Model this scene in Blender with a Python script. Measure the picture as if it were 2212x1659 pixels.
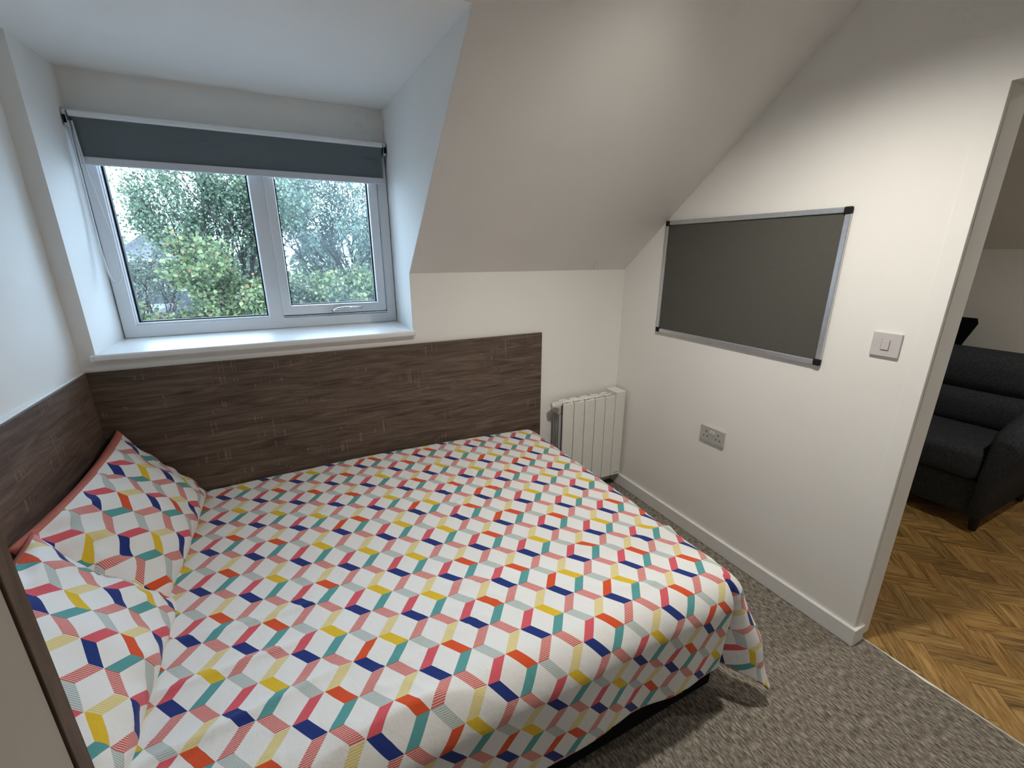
import bpy, bmesh, math, random
import numpy as np
from mathutils import Vector, Matrix, noise

for o in list(bpy.data.objects):
    bpy.data.objects.remove(o, do_unlink=True)
SC = bpy.context.scene
COL = SC.collection

# ------------------------------------------------------------------ camera
CAM = Vector((0.7555, -2.1815, 1.5428))
YAW, PIT, ROL, FPX = -0.4655, -0.294, 0.0016, 939.33
_fw = Vector((-math.sin(YAW)*math.cos(PIT), math.cos(YAW)*math.cos(PIT), math.sin(PIT)))
_rt = Vector((math.cos(YAW), math.sin(YAW), 0))
_up = _rt.cross(_fw)
_r2 = math.cos(ROL)*_rt + math.sin(ROL)*_up
_u2 = -math.sin(ROL)*_rt + math.cos(ROL)*_up
cd = bpy.data.cameras.new('camera')
cd.sensor_fit = 'HORIZONTAL'; cd.sensor_width = 36.0
cd.lens = 36.0*FPX/2212.0
cd.clip_start = 0.01; cd.clip_end = 400
cam = bpy.data.objects.new('camera', cd); COL.objects.link(cam)
cam.matrix_world = Matrix(((_r2.x, _u2.x, -_fw.x, CAM.x), (_r2.y, _u2.y, -_fw.y, CAM.y),
                           (_r2.z, _u2.z, -_fw.z, CAM.z), (0, 0, 0, 1)))
SC.camera = cam

# ------------------------------------------------------------------ world, window portal, exposure
SKY_STRENGTH = 11.8
LAMP_W = 90.0
LOUNGE_W = 46.0
w = bpy.data.worlds.new('overcast_sky'); SC.world = w; w.use_nodes = True
nt = w.node_tree; bg = nt.nodes['Background']
tc = nt.nodes.new('ShaderNodeTexCoord'); nz = nt.nodes.new('ShaderNodeTexNoise')
nz.inputs['Scale'].default_value = 2.2; nz.inputs['Detail'].default_value = 4
rp = nt.nodes.new('ShaderNodeValToRGB')
rp.color_ramp.elements[0].position = .3; rp.color_ramp.elements[0].color = (.49, .72, 1.0, 1)
rp.color_ramp.elements[1].position = .7; rp.color_ramp.elements[1].color = (.58, .79, 1.0, 1)
nt.links.new(tc.outputs['Generated'], nz.inputs['Vector'])
nt.links.new(nz.outputs['Fac'], rp.inputs['Fac'])
nt.links.new(rp.outputs['Color'], bg.inputs['Color'])
bg.inputs['Strength'].default_value = SKY_STRENGTH
pl = bpy.data.lights.new('window_portal', 'AREA'); pl.shape = 'RECTANGLE'; pl.size = 1.22; pl.size_y = .9
pl.cycles.is_portal = True
po = bpy.data.objects.new('window_portal', pl); COL.objects.link(po)
po.location = (.672, .47, 1.62); po.rotation_euler = (math.radians(-90), 0, 0)   # shines into the room (-Y)
vs = SC.view_settings
vs.view_transform = 'Standard'; vs.look = 'None'; vs.gamma = 1.0; vs.use_curve_mapping = False
vs.exposure = 0.0
try:
    SC.cycles.use_denoising = True
    SC.cycles.max_bounces = 6; SC.cycles.diffuse_bounces = 5; SC.cycles.glossy_bounces = 2; SC.cycles.transparent_max_bounces = 8
    SC.cycles.caustics_reflective = False; SC.cycles.caustics_refractive = False
    SC.cycles.use_adaptive_sampling = True; SC.cycles.adaptive_threshold = .1; SC.cycles.adaptive_min_samples = 12
except Exception:
    pass

# ------------------------------------------------------------------ materials
def srgb(r, g, b):
    f = lambda c: (c/255/12.92) if c/255 <= .04045 else ((c/255+.055)/1.055)**2.4
    return (f(r), f(g), f(b), 1)

class NT:
    """small shader-node helper"""
    def __init__(s, name):
        s.m = bpy.data.materials.new(name); s.m.use_nodes = True
        s.t = s.m.node_tree; s.b = s.t.nodes['Principled BSDF']; s.out = s.t.nodes['Material Output']
    def n(s, kind, **kw):
        x = s.t.nodes.new(kind)
        for k, v in kw.items(): setattr(x, k, v)
        return x
    def l(s, a, b): s.t.links.new(a, b)
    def val(s, sock, v):
        if hasattr(v, 'is_output') or isinstance(v, bpy.types.NodeSocket): s.l(v, sock)
        else: sock.default_value = v
    def math(s, op, a, b=0.0, clamp=False):
        x = s.n('ShaderNodeMath', operation=op); x.use_clamp = clamp
        s.val(x.inputs[0], a); s.val(x.inputs[1], b); return x.outputs[0]
    def mix(s, f, a, b):
        x = s.n('ShaderNodeMix', data_type='RGBA'); s.val(x.inputs[0], f)
        s.val(x.inputs[6], a); s.val(x.inputs[7], b); return x.outputs[2]
    def coord(s, which='Object', scale=(1, 1, 1), rot=(0, 0, 0)):
        t = s.n('ShaderNodeTexCoord'); mp = s.n('ShaderNodeMapping')
        mp.inputs['Scale'].default_value = scale; mp.inputs['Rotation'].default_value = rot
        s.l(t.outputs[which], mp.inputs['Vector']); return mp.outputs['Vector']
    def noise(s, vec, scale, detail=2, rough=.5, dist=0.0):
        x = s.n('ShaderNodeTexNoise'); s.l(vec, x.inputs['Vector'])
        x.inputs['Scale'].default_value = scale; x.inputs['Detail'].default_value = detail
        x.inputs['Roughness'].default_value = rough; x.inputs['Distortion'].default_value = dist
        return x.outputs['Fac']
    def ramp(s, f, stops):
        x = s.n('ShaderNodeValToRGB'); e = x.color_ramp.elements
        while len(e) < len(stops): e.new(.5)
        for i, (p, c) in enumerate(stops): e[i].position = p; e[i].color = c
        s.l(f, x.inputs['Fac']); return x.outputs['Color']
    def bump(s, h, strength, dist):
        x = s.n('ShaderNodeBump'); x.inputs['Strength'].default_value = strength
        x.inputs['Distance'].default_value = dist; s.l(h, x.inputs['Height'])
        s.l(x.outputs['Normal'], s.b.inputs['Normal'])
    def base(s, c): s.val(s.b.inputs['Base Color'], c)
    def set(s, rough=.5, metal=0.0, spec=.5):
        s.b.inputs['Roughness'].default_value = rough; s.b.inputs['Metallic'].default_value = metal
        s.b.inputs['Specular IOR Level'].default_value = spec
        return s

def plain(name, c, rough=.5, metal=0.0, spec=.5, var=.04, scale=30, bump=0.0):
    t = NT(name).set(rough, metal, spec)
    v = t.coord(); f = t.noise(v, scale, 3)
    lo = tuple(max(0, x*(1-var)) for x in c[:3])+(1,); hi = tuple(min(1, x*(1+var)) for x in c[:3])+(1,)
    t.base(t.ramp(f, [(.3, lo), (.7, hi)]))
    if bump: t.bump(f, bump, .002)
    return t.m

def wood(name, axis, cols, rough=.55):
    """straight grain along one axis, with fine saw marks across it"""
    t = NT(name).set(rough, 0, .35)
    st = [8.0, 8.0, 8.0]; st[axis] = .75
    g = t.noise(t.coord(scale=st), 3.0, 8, .66, 1.9)
    st2 = [60.0, 60.0, 60.0]; st2[axis] = 2.5
    g2 = t.noise(t.coord(scale=st2), 4.0, 3, .6)
    st3 = [3.0, 3.0, 3.0]; st3[axis] = 120.0            # short light marks across the grain
    g3 = t.noise(t.coord(scale=st3), 1.0, 2, .5)
    patch = t.noise(t.coord(scale=(4, 4, 10)), 1.5, 2)
    marks = t.math('MULTIPLY', t.math('GREATER_THAN', g3, .60), t.math('GREATER_THAN', patch, .59))
    f = t.math('ADD', t.math('MULTIPLY', g, .76), t.math('MULTIPLY', g2, .24))
    c = t.ramp(f, [(.34, cols[0]), (.5, cols[1]), (.66, cols[2])])
    lt = tuple(min(1, x*1.7) for x in cols[2][:3])+(1,)
    c = t.mix(t.math('MULTIPLY', marks, .42), c, lt)
    t.base(c); t.bump(f, .15, .002)
    return t.m

M = {}
def wallmat(name, c):
    t = NT(name).set(.9, 0, .15)
    v = t.coord(); f = t.noise(v, 2.2, 3); g = t.noise(v, 260, 3)
    lo = tuple(x*.975 for x in c[:3])+(1,)
    t.base(t.ramp(f, [(.35, lo), (.65, c)])); t.bump(g, .05, .001)
    return t.m
M['wall'] = wallmat('painted_plaster', (.865, .85, .815, 1))
M['gloss'] = plain('white_gloss_paint', (.82, .815, .80, 1), .38, 0, .5, .02, 8)
M['upvc'] = plain('white_upvc', (.82, .83, .85, 1), .32, 0, .5, .015, 12)
M['hb_x'] = wood('walnut_board_along_x', 0, [srgb(58, 47, 39), srgb(95, 80, 69), srgb(122, 106, 92)])
M['hb_y'] = wood('walnut_board_along_y', 1, [srgb(76, 61, 53), srgb(106, 88, 77), srgb(128, 110, 97)])
M['hb_z'] = wood('walnut_board_upright', 2, [srgb(66, 52, 43), srgb(90, 73, 62), srgb(112, 94, 80)])
M['cream'] = plain('cream_board', srgb(158, 151, 141), .55, 0, .3, .03, 14)
M['black'] = plain('black_fabric', (.006, .006, .007, 1), .95, 0, .1, .2, 200)
M['rubber'] = plain('black_rubber', (.008, .008, .01, 1), .6, 0, .3)
M['alu'] = plain('satin_aluminium', (.62, .63, .65, 1), .36, .85, .5, .05, 60)
M['chrome'] = plain('chrome', (.75, .76, .78, 1), .12, 1.0, .5, .02)
M['plastic'] = plain('switch_plastic', (.60, .565, .56, 1), .3, 0, .5, .02)
M['socketp'] = plain('socket_plastic', (.47, .455, .44, 1), .3, 0, .5, .02)
M['socketw'] = plain('socket_rocker_plastic', (.62, .61, .59, 1), .3, 0, .5, .02)
M['dark'] = plain('dark_hole', (.01, .01, .01, 1), .9, 0, .1)
M['rad'] = plain('radiator_enamel', (.76, .745, .70, 1), .4, 0, .45, .02)
M['rad_in'] = plain('radiator_cast', (.42, .43, .43, 1), .45, .2, .45, .05)
M['rad_mark'] = plain('radiator_mark', (.30, .30, .31, 1), .4)
M['felt'] = plain('grey_felt', srgb(90, 89, 84), .98, 0, .05, .12, 420, .35)
M['blind'] = plain('charcoal_blackout_fabric', srgb(108, 117, 122), .85, 0, .2, .05, 300, .1)
M['rail'] = plain('blind_rail_white', (.62, .62, .66, 1), .45, 0, .4, .02)
M['sofa'] = plain('charcoal_upholstery', srgb(58, 61, 65), .95, 0, .1, .25, 90, .5)
M['sofafoot'] = plain('dark_stained_foot', srgb(30, 22, 17), .5)
M['mattress'] = plain('mattress_ticking', (.7, .7, .7, 1), .9)
M['salmon'] = plain('salmon_backing_cotton', srgb(196, 118, 104), .95, 0, .1, .08, 160)
M['trim'] = plain('threshold_strip_white', (.97, .96, .93, 1), .35, 0, .6, .01, 40)

# carpet: heathered loop pile, streaks along Y
t = NT('grey_loop_carpet').set(1.0, 0, .03)
f1 = t.noise(t.coord(scale=(66, 17, 30)), 2.4, 4, .62)
f2 = t.noise(t.coord(scale=(1, 1, 1)), 420, 2)
f3 = t.noise(t.coord(), 9, 2)
ff = t.math('ADD', t.math('MULTIPLY', f1, .78), t.math('MULTIPLY', f2, .22))
c = t.ramp(ff, [(.38, srgb(82, 76, 69)), (.5, srgb(133, 126, 116)), (.62, srgb(180, 172, 159))])
c = t.mix(t.math('MULTIPLY', f3, .16), c, srgb(104, 92, 82))
t.base(c); t.bump(ff, .6, .006); M['carpet'] = t.m

# herringbone blocks
def blockmat(name, i):
    t = NT(name).set(.42, 0, .4)
    k = [(1, 1, 1), (1.14, 1.12, 1.05), (.84, .82, .8), (1.04, .98, .9)][i]
    tt = t.n('ShaderNodeTexCoord'); oi = t.n('ShaderNodeObjectInfo')
    ad = t.n('ShaderNodeVectorMath', operation='ADD'); t.l(tt.outputs['Object'], ad.inputs[0])
    sc = t.n('ShaderNodeVectorMath', operation='SCALE'); sc.inputs[0].default_value = (31, 17, 5)
    t.l(oi.outputs['Random'], sc.inputs['Scale']); t.l(sc.outputs['Vector'], ad.inputs[1])
    mp = t.n('ShaderNodeMapping'); mp.inputs['Scale'].default_value = (4, 42, 4); t.l(ad.outputs['Vector'], mp.inputs['Vector'])
    g = t.noise(mp.outputs['Vector'], 1.3, 6, .62, 1.4)
    cs = [srgb(94, 68, 34), srgb(148, 115, 66), srgb(186, 152, 98)]
    cs = [tuple(min(1, a*b) for a, b in zip(x[:3], k))+(1,) for x in cs]
    t.base(t.ramp(g, [(.3, cs[0]), (.47, cs[1]), (.68, cs[2])])); t.bump(g, .12, .001)
    return t.m
for i in range(4): M['block%d' % i] = blockmat('oak_parquet_block_%s' % 'abcd'[i], i)
M['screed'] = plain('floor_joint', srgb(84, 60, 32), .8)

# geometric bedding print: three-direction blocks, in metres of cloth (UV)
def bedding(name, ox=0.0, oy=0.0):
    t = NT(name).set(.92, 0, .12)
    t.b.inputs['Sheen Weight'].default_value = .15
    uv = t.n('ShaderNodeTexCoord'); sp = t.n('ShaderNodeSeparateXYZ'); t.l(uv.outputs['UV'], sp.inputs[0])
    UX, UY, AL = .0712, .0507, .232
    K = (1-AL)/AL
    x = t.math('DIVIDE', t.math('SUBTRACT', sp.outputs[0], ox), UX)
    y = t.math('DIVIDE', t.math('SUBTRACT', sp.outputs[1], oy), UY)
    i = t.math('ADD', t.math('MULTIPLY', t.math('SUBTRACT', x, y), .5), 100.0)
    j = t.math('ADD', t.math('MULTIPLY', t.math('ADD', x, y), .5), 100.0)
    I = t.math('FLOOR', i); J = t.math('FLOOR', j)
    fi = t.math('SUBTRACT', i, I); fj = t.math('SUBTRACT', j, J)
    ge = t.math('GREATER_THAN', fi, fj); lt = t.math('SUBTRACT', 1.0, ge)
    hi = t.math('MAXIMUM', fi, fj); lo = t.math('MINIMUM', fi, fj)
    near = t.math('LESS_THAN', t.math('ADD', hi, t.math('MULTIPLY', lo, K)), .985)
    far = t.math('GREATER_THAN', t.math('ADD', lo, t.math('MULTIPLY', t.math('SUBTRACT', hi, 1.0), K)), .015)
    isR = t.math('ADD', t.math('MULTIPLY', ge, near), t.math('MULTIPLY', lt, far))
    isU = t.math('ADD', t.math('MULTIPLY', ge, far), t.math('MULTIPLY', lt, near))
    ii = t.math('ADD', I, t.math('MULTIPLY', ge, far)); jj = t.math('ADD', J, t.math('MULTIPLY', lt, far))
    pi = t.math('MODULO', ii, 2.0); pj = t.math('MODULO', jj, 2.0)
    pi = t.math('GREATER_THAN', pi, .5); pj = t.math('GREATER_THAN', pj, .5)
    cb = t.n('ShaderNodeCombineXYZ'); t.l(ii, cb.inputs[0]); t.l(jj, cb.inputs[1])
    wn = t.n('ShaderNodeTexWhiteNoise', noise_dimensions='2D'); t.l(cb.outputs[0], wn.inputs['Vector'])
    r1 = t.math('GREATER_THAN', wn.outputs['Value'], .52); r2 = t.math('GREATER_THAN', wn.outputs['Value'], .78)
    d = t.math('SUBTRACT', fi, fj)
    tR = t.math('FRACT', t.math('ADD', d, 1.0)); tU = t.math('FRACT', t.math('SUBTRACT', 1.0, d))
    tt = t.math('ADD', t.math('MULTIPLY', isR, tR), t.math('MULTIPLY', t.math('SUBTRACT', 1.0, isR), tU))
    stripe = t.math('GREATER_THAN', t.math('FRACT', t.math('MULTIPLY', tt, 12.0)), .66)
    WH = (.80, .80, .79, 1)
    navy, salm, pink, oran = srgb(38, 56, 122), srgb(205, 92, 80), srgb(214, 94, 104), srgb(216, 86, 50)
    teal, grey, yel, pale = srgb(92, 158, 158), srgb(166, 180, 176), srgb(222, 186, 52), srgb(220, 200, 112)
    RA = t.mix(pi, navy, salm); UA = t.mix(pi, t.mix(r2, pink, oran), teal)
    RB = t.mix(pi, t.mix(r1, oran, yel), grey); UB = t.mix(pi, pale, salm)
    c = t.mix(isR, t.mix(pj, UA, UB), t.mix(pj, RA, RB))
    # striped pieces: salmon (R,A,odd), grey (R,B,odd), pale + salmon (U,B)
    sR = t.math('MULTIPLY', isR, pi); sU = t.math('MULTIPLY', isU, pj)
    sm = t.math('MULTIPLY', t.math('ADD', sR, sU), stripe)
    c = t.mix(t.math('MULTIPLY', sm, .75), c, WH)
    any_ = t.math('ADD', isR, isU, True)
    c = t.mix(any_, WH, c)
    t.base(c)
    ob = t.coord('Object')
    h = t.math('ADD', t.noise(ob, 55, 3, .55), t.math('MULTIPLY', t.noise(ob, 900, 1), .06))
    t.bump(h, .22, .006)
    return t.m

# glass
def glass(name, haze):
    t = NT(name); t.t.nodes.remove(t.b)
    tr = t.n('ShaderNodeBsdfTransparent'); gl = t.n('ShaderNodeBsdfGlossy'); gl.inputs['Roughness'].default_value = .02
    fr = t.n('ShaderNodeFresnel'); fr.inputs['IOR'].default_value = 1.45
    mx = t.n('ShaderNodeMixShader'); t.l(t.math('MULTIPLY', fr.outputs[0], .7), mx.inputs[0]); t.l(tr.outputs[0], mx.inputs[1]); t.l(gl.outputs[0], mx.inputs[2])
    df = t.n('ShaderNodeBsdfTranslucent'); df.inputs['Color'].default_value = (.85, .95, 1, 1)
    nz = t.noise(t.coord(), 6, 3)
    m2 = t.n('ShaderNodeMixShader'); t.l(t.math('MULTIPLY', nz, haze), m2.inputs[0]); t.l(mx.outputs[0], m2.inputs[1]); t.l(df.outputs[0], m2.inputs[2])
    t.l(m2.outputs[0], t.out.inputs['Surface'])
    return t.m
M['glass1'] = glass('clear_pane', .006); M['glass2'] = glass('milky_pane', .035)  # second pane mixes in more translucent white, so it looks milky

def emis(name, c, s):
    t = NT(name); t.b.inputs['Emission Color'].default_value = c; t.b.inputs['Emission Strength'].default_value = s
    t.base(c); return t.m
M['lens'] = emis('lit_lens', (1, .88, .74, 1), 6.0)

# ------------------------------------------------------------------ mesh helpers
class MB:
    def __init__(s): s.v, s.f, s.mi = [], [], []
    def _add(s, vs, fs, mi=0):
        k = len(s.v); s.v += [tuple(x) for x in vs]
        for f in fs: s.f.append(tuple(a+k for a in f)); s.mi.append(mi)
        return s
    def box(s, x0, x1, y0, y1, z0, z1):
        x0, x1 = sorted((x0, x1)); y0, y1 = sorted((y0, y1)); z0, z1 = sorted((z0, z1))
        return s._add([(x0,y0,z0),(x1,y0,z0),(x1,y1,z0),(x0,y1,z0),(x0,y0,z1),(x1,y0,z1),(x1,y1,z1),(x0,y1,z1)],
                      [(0,3,2,1),(4,5,6,7),(0,1,5,4),(1,2,6,5),(2,3,7,6),(3,0,4,7)])
    def prism(s, poly, ax, a, b):
        """polygon in the two other axes (cyclic order), extruded along ax from a to b"""
        n = len(poly)
        def pt(p, c):
            if ax == 0: return (c, p[0], p[1])
            if ax == 1: return (p[0], c, p[1])
            return (p[0], p[1], c)
        vs = [pt(p, a) for p in poly]+[pt(p, b) for p in poly]
        fs = [tuple(range(n)), tuple(range(2*n-1, n-1, -1))]+[(i, n+i, n+(i+1) % n, (i+1) % n) for i in range(n)]
        return s._add(vs, fs)
    def tube(s, pts, r, seg=8, closed=False, cap=True):
        pts = [Vector(p) for p in pts]; n = len(pts); rr = r if hasattr(r, '__len__') else [r]*n
        k = len(s.v); prev = None
        for i, p in enumerate(pts):
            a = pts[(i-1) % n] if (closed or i > 0) else p; b = pts[(i+1) % n] if (closed or i < n-1) else p
            d = (b-a).normalized()
            q = Vector((0, 0, 1)) if abs(d.z) < .9 else Vector((1, 0, 0))
            if prev is not None: q = prev
            e1 = (q-d*q.dot(d))
            if e1.length < 1e-6: e1 = d.orthogonal()
            e1.normalize(); e2 = d.cross(e1); prev = e1
            for j in range(seg):
                th = 2*math.pi*j/seg; s.v.append(tuple(p+(e1*math.cos(th)+e2*math.sin(th))*rr[i]))
        m = n if closed else n-1
        for i in range(m):
            for j in range(seg):
                a = k+i*seg+j; b = k+i*seg+(j+1) % seg; c = k+((i+1) % n)*seg+(j+1) % seg; d = k+((i+1) % n)*seg+j
                s.f.append((a, b, c, d)); s.mi.append(0)
        if cap and not closed:
            s.f.append(tuple(k+j for j in range(seg-1, -1, -1))); s.mi.append(0)
            s.f.append(tuple(k+(n-1)*seg+j for j in range(seg))); s.mi.append(0)
        return s
    def build(s, name, mat, parent=None, bevel=0.0, seg=2, smooth=False, base=None):
        """ONE mesh object. World coordinates are made local to the parent's base."""
        off = Vector((0, 0, 0))
        p = parent
        while p is not None: off += p.location; p = p.parent
        if base is None: base = Vector((0, 0, 0))
        base = Vector(base)
        me = bpy.data.meshes.new(name)
        me.from_pydata([tuple(Vector(v)-off-base) for v in s.v], [], s.f); me.update()
        bm = bmesh.new(); bm.from_mesh(me); bmesh.ops.recalc_face_normals(bm, faces=bm.faces); bm.to_mesh(me); bm.free()
        for mm in (mat if isinstance(mat, (list, tuple)) else [mat]): me.materials.append(mm)
        if any(s.mi): me.polygons.foreach_set('material_index', s.mi)
        o = bpy.data.objects.new(name, me); COL.objects.link(o); o.parent = parent; o.location = base
        if smooth: me.polygons.foreach_set('use_smooth', [True]*len(me.polygons))
        if bevel:
            b = o.modifiers.new('bevel', 'BEVEL'); b.width = bevel; b.segments = seg; b.limit_method = 'ANGLE'; b.angle_limit = math.radians(40)
            b.harden_normals = False
        return o
def B(*a): return MB().box(*a)
def tag(o, label, cat, group=None):
    o['label'] = label; o['category'] = cat
    if group: o['group'] = group
    return o
def thing(name, label, cat, loc, group=None):
    o = bpy.data.objects.new(name, None); COL.objects.link(o); o.location = loc; o.empty_display_size = .1
    return tag(o, label, cat, group)
def struct(o, label=None):
    o['kind'] = 'structure'
    if label: o['label'] = label
    return o
def sroot(name, loc, label):
    o = bpy.data.objects.new(name, None); COL.objects.link(o); o.location = loc; o.empty_display_size = .1
    return struct(o, label)

# ------------------------------------------------------------------ dimensions measured from the photograph
XR, ZK, TAN = 2.635, 1.443, .8375          # right wall, knee height, roof pitch
XW0, XW1 = .055, 1.290                     # dormer cheeks
ZS, YW = 1.164, .36                        # sill, inner face of the window
YT, ZT0, ZT1 = -.879, 2.231, 2.179         # dormer ceiling: front edge, height at window / at front
ZC = 2.45                                  # flat ceiling
YC = -(ZC-ZK)/TAN
YO, ZO, WT = -1.548, 2.0045, .141          # door opening
YB = -3.1                                  # wall behind the camera
XL2 = 5.42                                 # far wall of the lounge

# ------------------------------------------------------------------ the room
struct(B(-.1, 2.706, YB-.1, .3, -.12, 0).build('floor', M['carpet']), 'grey heathered loop-pile carpet')
# window wall: apron below the sill, the piece right of the dormer, the pier on the left
ww = MB()
ww.prism([(-.1, -.1), (XR+WT, -.1), (XR+WT, ZK+.02), (XW1, ZK+.02), (XW1, ZS-.028), (XW0, ZS-.028), (XW0, ZT0+.05), (-.1, ZT0+.05)], 1, 0.0, .46)
struct(ww.build('wall_window', M['wall']), 'white window wall with low knee wall')
struct(B(XW0-.02, XW1+.02, YW, YW+.12, 2.062, 2.32).build('wall_dormer', M['wall']), 'white strip of wall over the window')
# dormer cheek on the right
ck = MB().prism([(.0015, ZS-.028), (.48, ZS-.028), (.48, ZT0+.05), (YT-.02, ZT1+.035), (YT, ZT1+.002), (.0015, ZK+.002)], 0, XW1-.0012, XW1+.1)
struct(ck.build('wall_cheek', M['wall']), 'white sloping side cheek of the dormer')
# dormer ceiling
dc = MB().prism([(.48, ZT0+.005), (YT, ZT1), (YT-.05, ZT1+.12), (.48, ZT0+.16)], 0, -.1, XW1+.002)
struct(dc.build('ceiling_dormer', M['wall']), 'white ceiling of the dormer')
# sloping ceiling: right of the dormer and above it
nrm = Vector((0, TAN, 1)).normalized()*.14
def slope_slab(x0, x1, ya, yb):
    za, zb = ZK-ya*TAN, ZK-yb*TAN
    return [(ya, za), (yb, zb), (yb+nrm.y, zb+nrm.z), (ya+nrm.y, za+nrm.z)]
cs = MB().prism(slope_slab(0, 0, 0, YC), 0, XW1, XR+.05)
cs.prism(slope_slab(0, 0, YT, YC), 0, -.1, XW1)
struct(cs.build('ceiling_slope', M['wall']), 'white sloping ceiling')
struct(B(-.1, XR+.05, YB-.1, YC+.03, ZC, ZC+.12).build('ceiling', M['wall']), 'white flat ceiling')
struct(B(-.1, 0, YB-.1, .46, -.1, 2.7).build('wall_left', M['wall']), 'white wall behind the bed head')
struct(B(-.1, XR+WT, YB-.1, YB, -.1, 2.7).build('wall_back', M['wall']), 'white wall behind the camera')
# right wall with the door opening
YO2 = YO-.92
rw = MB().prism([(.02, -.1), (YO, -.1), (YO, ZO), (YO2, ZO), (YO2, -.1), (YB, -.1), (YB, ZC+.05), (.02, ZC+.05)], 0, XR, XR+WT)
rwo = struct(rw.build('wall_right', M['wall']), 'white side wall with the doorway to the lounge')
B(XR-.0016, XR+.001, YO-.0016, YO+.05, .08, ZO).build('corner_bead', M['wall'], rwo, bevel=.0012, seg=2)
B(XR+.02, XR+.085, YO-.0022, YO+.004, .082, ZO).build('jamb_bead', M['wall'], rwo, bevel=.0018, seg=2)
# skirting, wrapping round the door jamb
bb = MB().prism([(XR+.002, 0), (XR-.015, 0), (XR-.015, YO-.015), (XR+.062, YO-.015), (XR+.062, YO+.002), (XR+.002, YO+.002)], 2, 0, .081)
struct(bb.build('baseboard_right', M['gloss'], bevel=.004, seg=3), 'white painted skirting under the noticeboard wall')
struct(B(2.0, XR, -.015, .002, 0, .081).build('baseboard_window', M['gloss'], bevel=.004, seg=3), 'white painted skirting below the radiator')

# ------------------------------------------------------------------ window
win = sroot('window_1', (.672, YW, ZS), 'white plastic dormer window with one fixed and one opening light')
# sill board with rounded nosing
MB().prism([(.42, ZS-.028), (-.022, ZS-.028), (-.028, ZS-.02), (-.028, ZS-.006), (-.022, ZS), (.42, ZS)], 0, XW0-.001, XW1+.001).build('window_sill', M['gloss'], win, bevel=.003)
B(XW0-.012, XW0, -.028, 0, ZS-.026, ZS-.002).build('sill_end', M['gloss'], win, bevel=.004)
B(XW1, XW1+.008, -.028, 0, ZS-.026, ZS-.002).build('sill_end', M['gloss'], win, bevel=.004)
fz0, fz1 = ZS, 2.075
fx0, fx1 = XW0+.004, XW1-.004
def fprof(p): return p
B(fx0, fx0+.052, .352, .425, fz0, fz1).build('frame_jamb', M['upvc'], win, bevel=.006, seg=3)
B(fx1-.052, fx1, .352, .425, fz0, fz1).build('frame_jamb', M['upvc'], win, bevel=.006, seg=3)
B(fx0+.04, fx1-.04, .353, .425, fz0, fz0+.055).build('frame_rail', M['upvc'], win, bevel=.006, seg=3)
B(fx0+.04, fx1-.04, .353, .425, fz1-.055, fz1).build('frame_rail', M['upvc'], win, bevel=.006, seg=3)
B(.648, .716, .351, .425, fz0+.03, fz1-.03).build('mullion', M['upvc'], win, bevel=.006, seg=3)
# fixed light: glazing beads, dark spacer, pane
gx0, gx1, gz0, gz1 = .116, .644, ZS+.066, fz1-.07
B(fx0+.045, gx0, .362, .40, gz0-.012, gz1+.01).build('glazing_bead', M['upvc'], win, bevel=.005)
B(gx1, .655, .362, .40, gz0-.012, gz1+.01).build('glazing_bead', M['upvc'], win, bevel=.005)
B(gx0-.006, gx1+.006, .3625, .40, gz0-.016, gz0).build('glazing_bead', M['upvc'], win, bevel=.005)
B(gx0-.006, gx1+.006, .3625, .40, gz1, gz1+.016).build('glazing_bead', M['upvc'], win, bevel=.005)
sp = MB(); sp.box(gx0-.002, gx0+.007, .384, .41, gz0, gz1); sp.box(gx1-.007, gx1+.002, .384, .41, gz0, gz1)
sp.box(gx0, gx1, .384, .41, gz0-.002, gz0+.005); sp.box(gx0, gx1, .384, .41, gz1-.005, gz1)
sp.build('pane_gasket', M['rubber'], win)
B(gx0, gx1, .394, .398, gz0, gz1).build('pane', M['glass1'], win)
# opening light: proud sash
sx0, sx1, sz0, sz1 = .712, 1.230, ZS+.066, fz1-.06
sash = B(sx0, sx0+.042, .338, .41, sz0, sz1)
sash.box(sx1-.044, sx1, .338, .41, sz0, sz1); sash.box(sx0+.03, sx1-.03, .3381, .41, sz0, sz0+.048); sash.box(sx0+.03, sx1-.03, .3381, .41, sz1-.048, sz1)
so = sash.build('sash', M['upvc'], win, bevel=.006, seg=3)
B(sx0-.004, sx1+.004, .352, .40, sz0-.006, sz0+.002).build('sash_shadow_line', M['rubber'], win)  # black strip painting the shadow line below the sash
sg = MB(); a, b, c_, d_ = sx0+.042, sx1-.044, sz0+.048, sz1-.048
sg.box(a-.002, a+.005, .372, .40, c_, d_); sg.box(b-.006, b+.002, .372, .40, c_, d_); sg.box(a, b, .372, .40, c_-.002, c_+.004)
sg.build('pane_gasket', M['rubber'], win)
B(a, b, .384, .388, c_, d_).build('pane', M['glass2'], win)
hd = B(.928, .985, .328, .340, ZS+.070, ZS+.088).build('handle_plate', M['upvc'], so, bevel=.004)
MB().tube([(.945, .327, ZS+.079), (.955, .312, ZS+.082), (.975, .306, ZS+.092), (1.02, .304, ZS+.096), (1.098, .304, ZS+.094)], [.008, .008, .0075, .0065, .006], 10).build('lever', M['chrome'], so, smooth=True)
MB().tube([(.937, .332, ZS+.079), (.937, .318, ZS+.079)], .0085, 12).build('keyhole_boss', M['chrome'], so, smooth=True)

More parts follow.
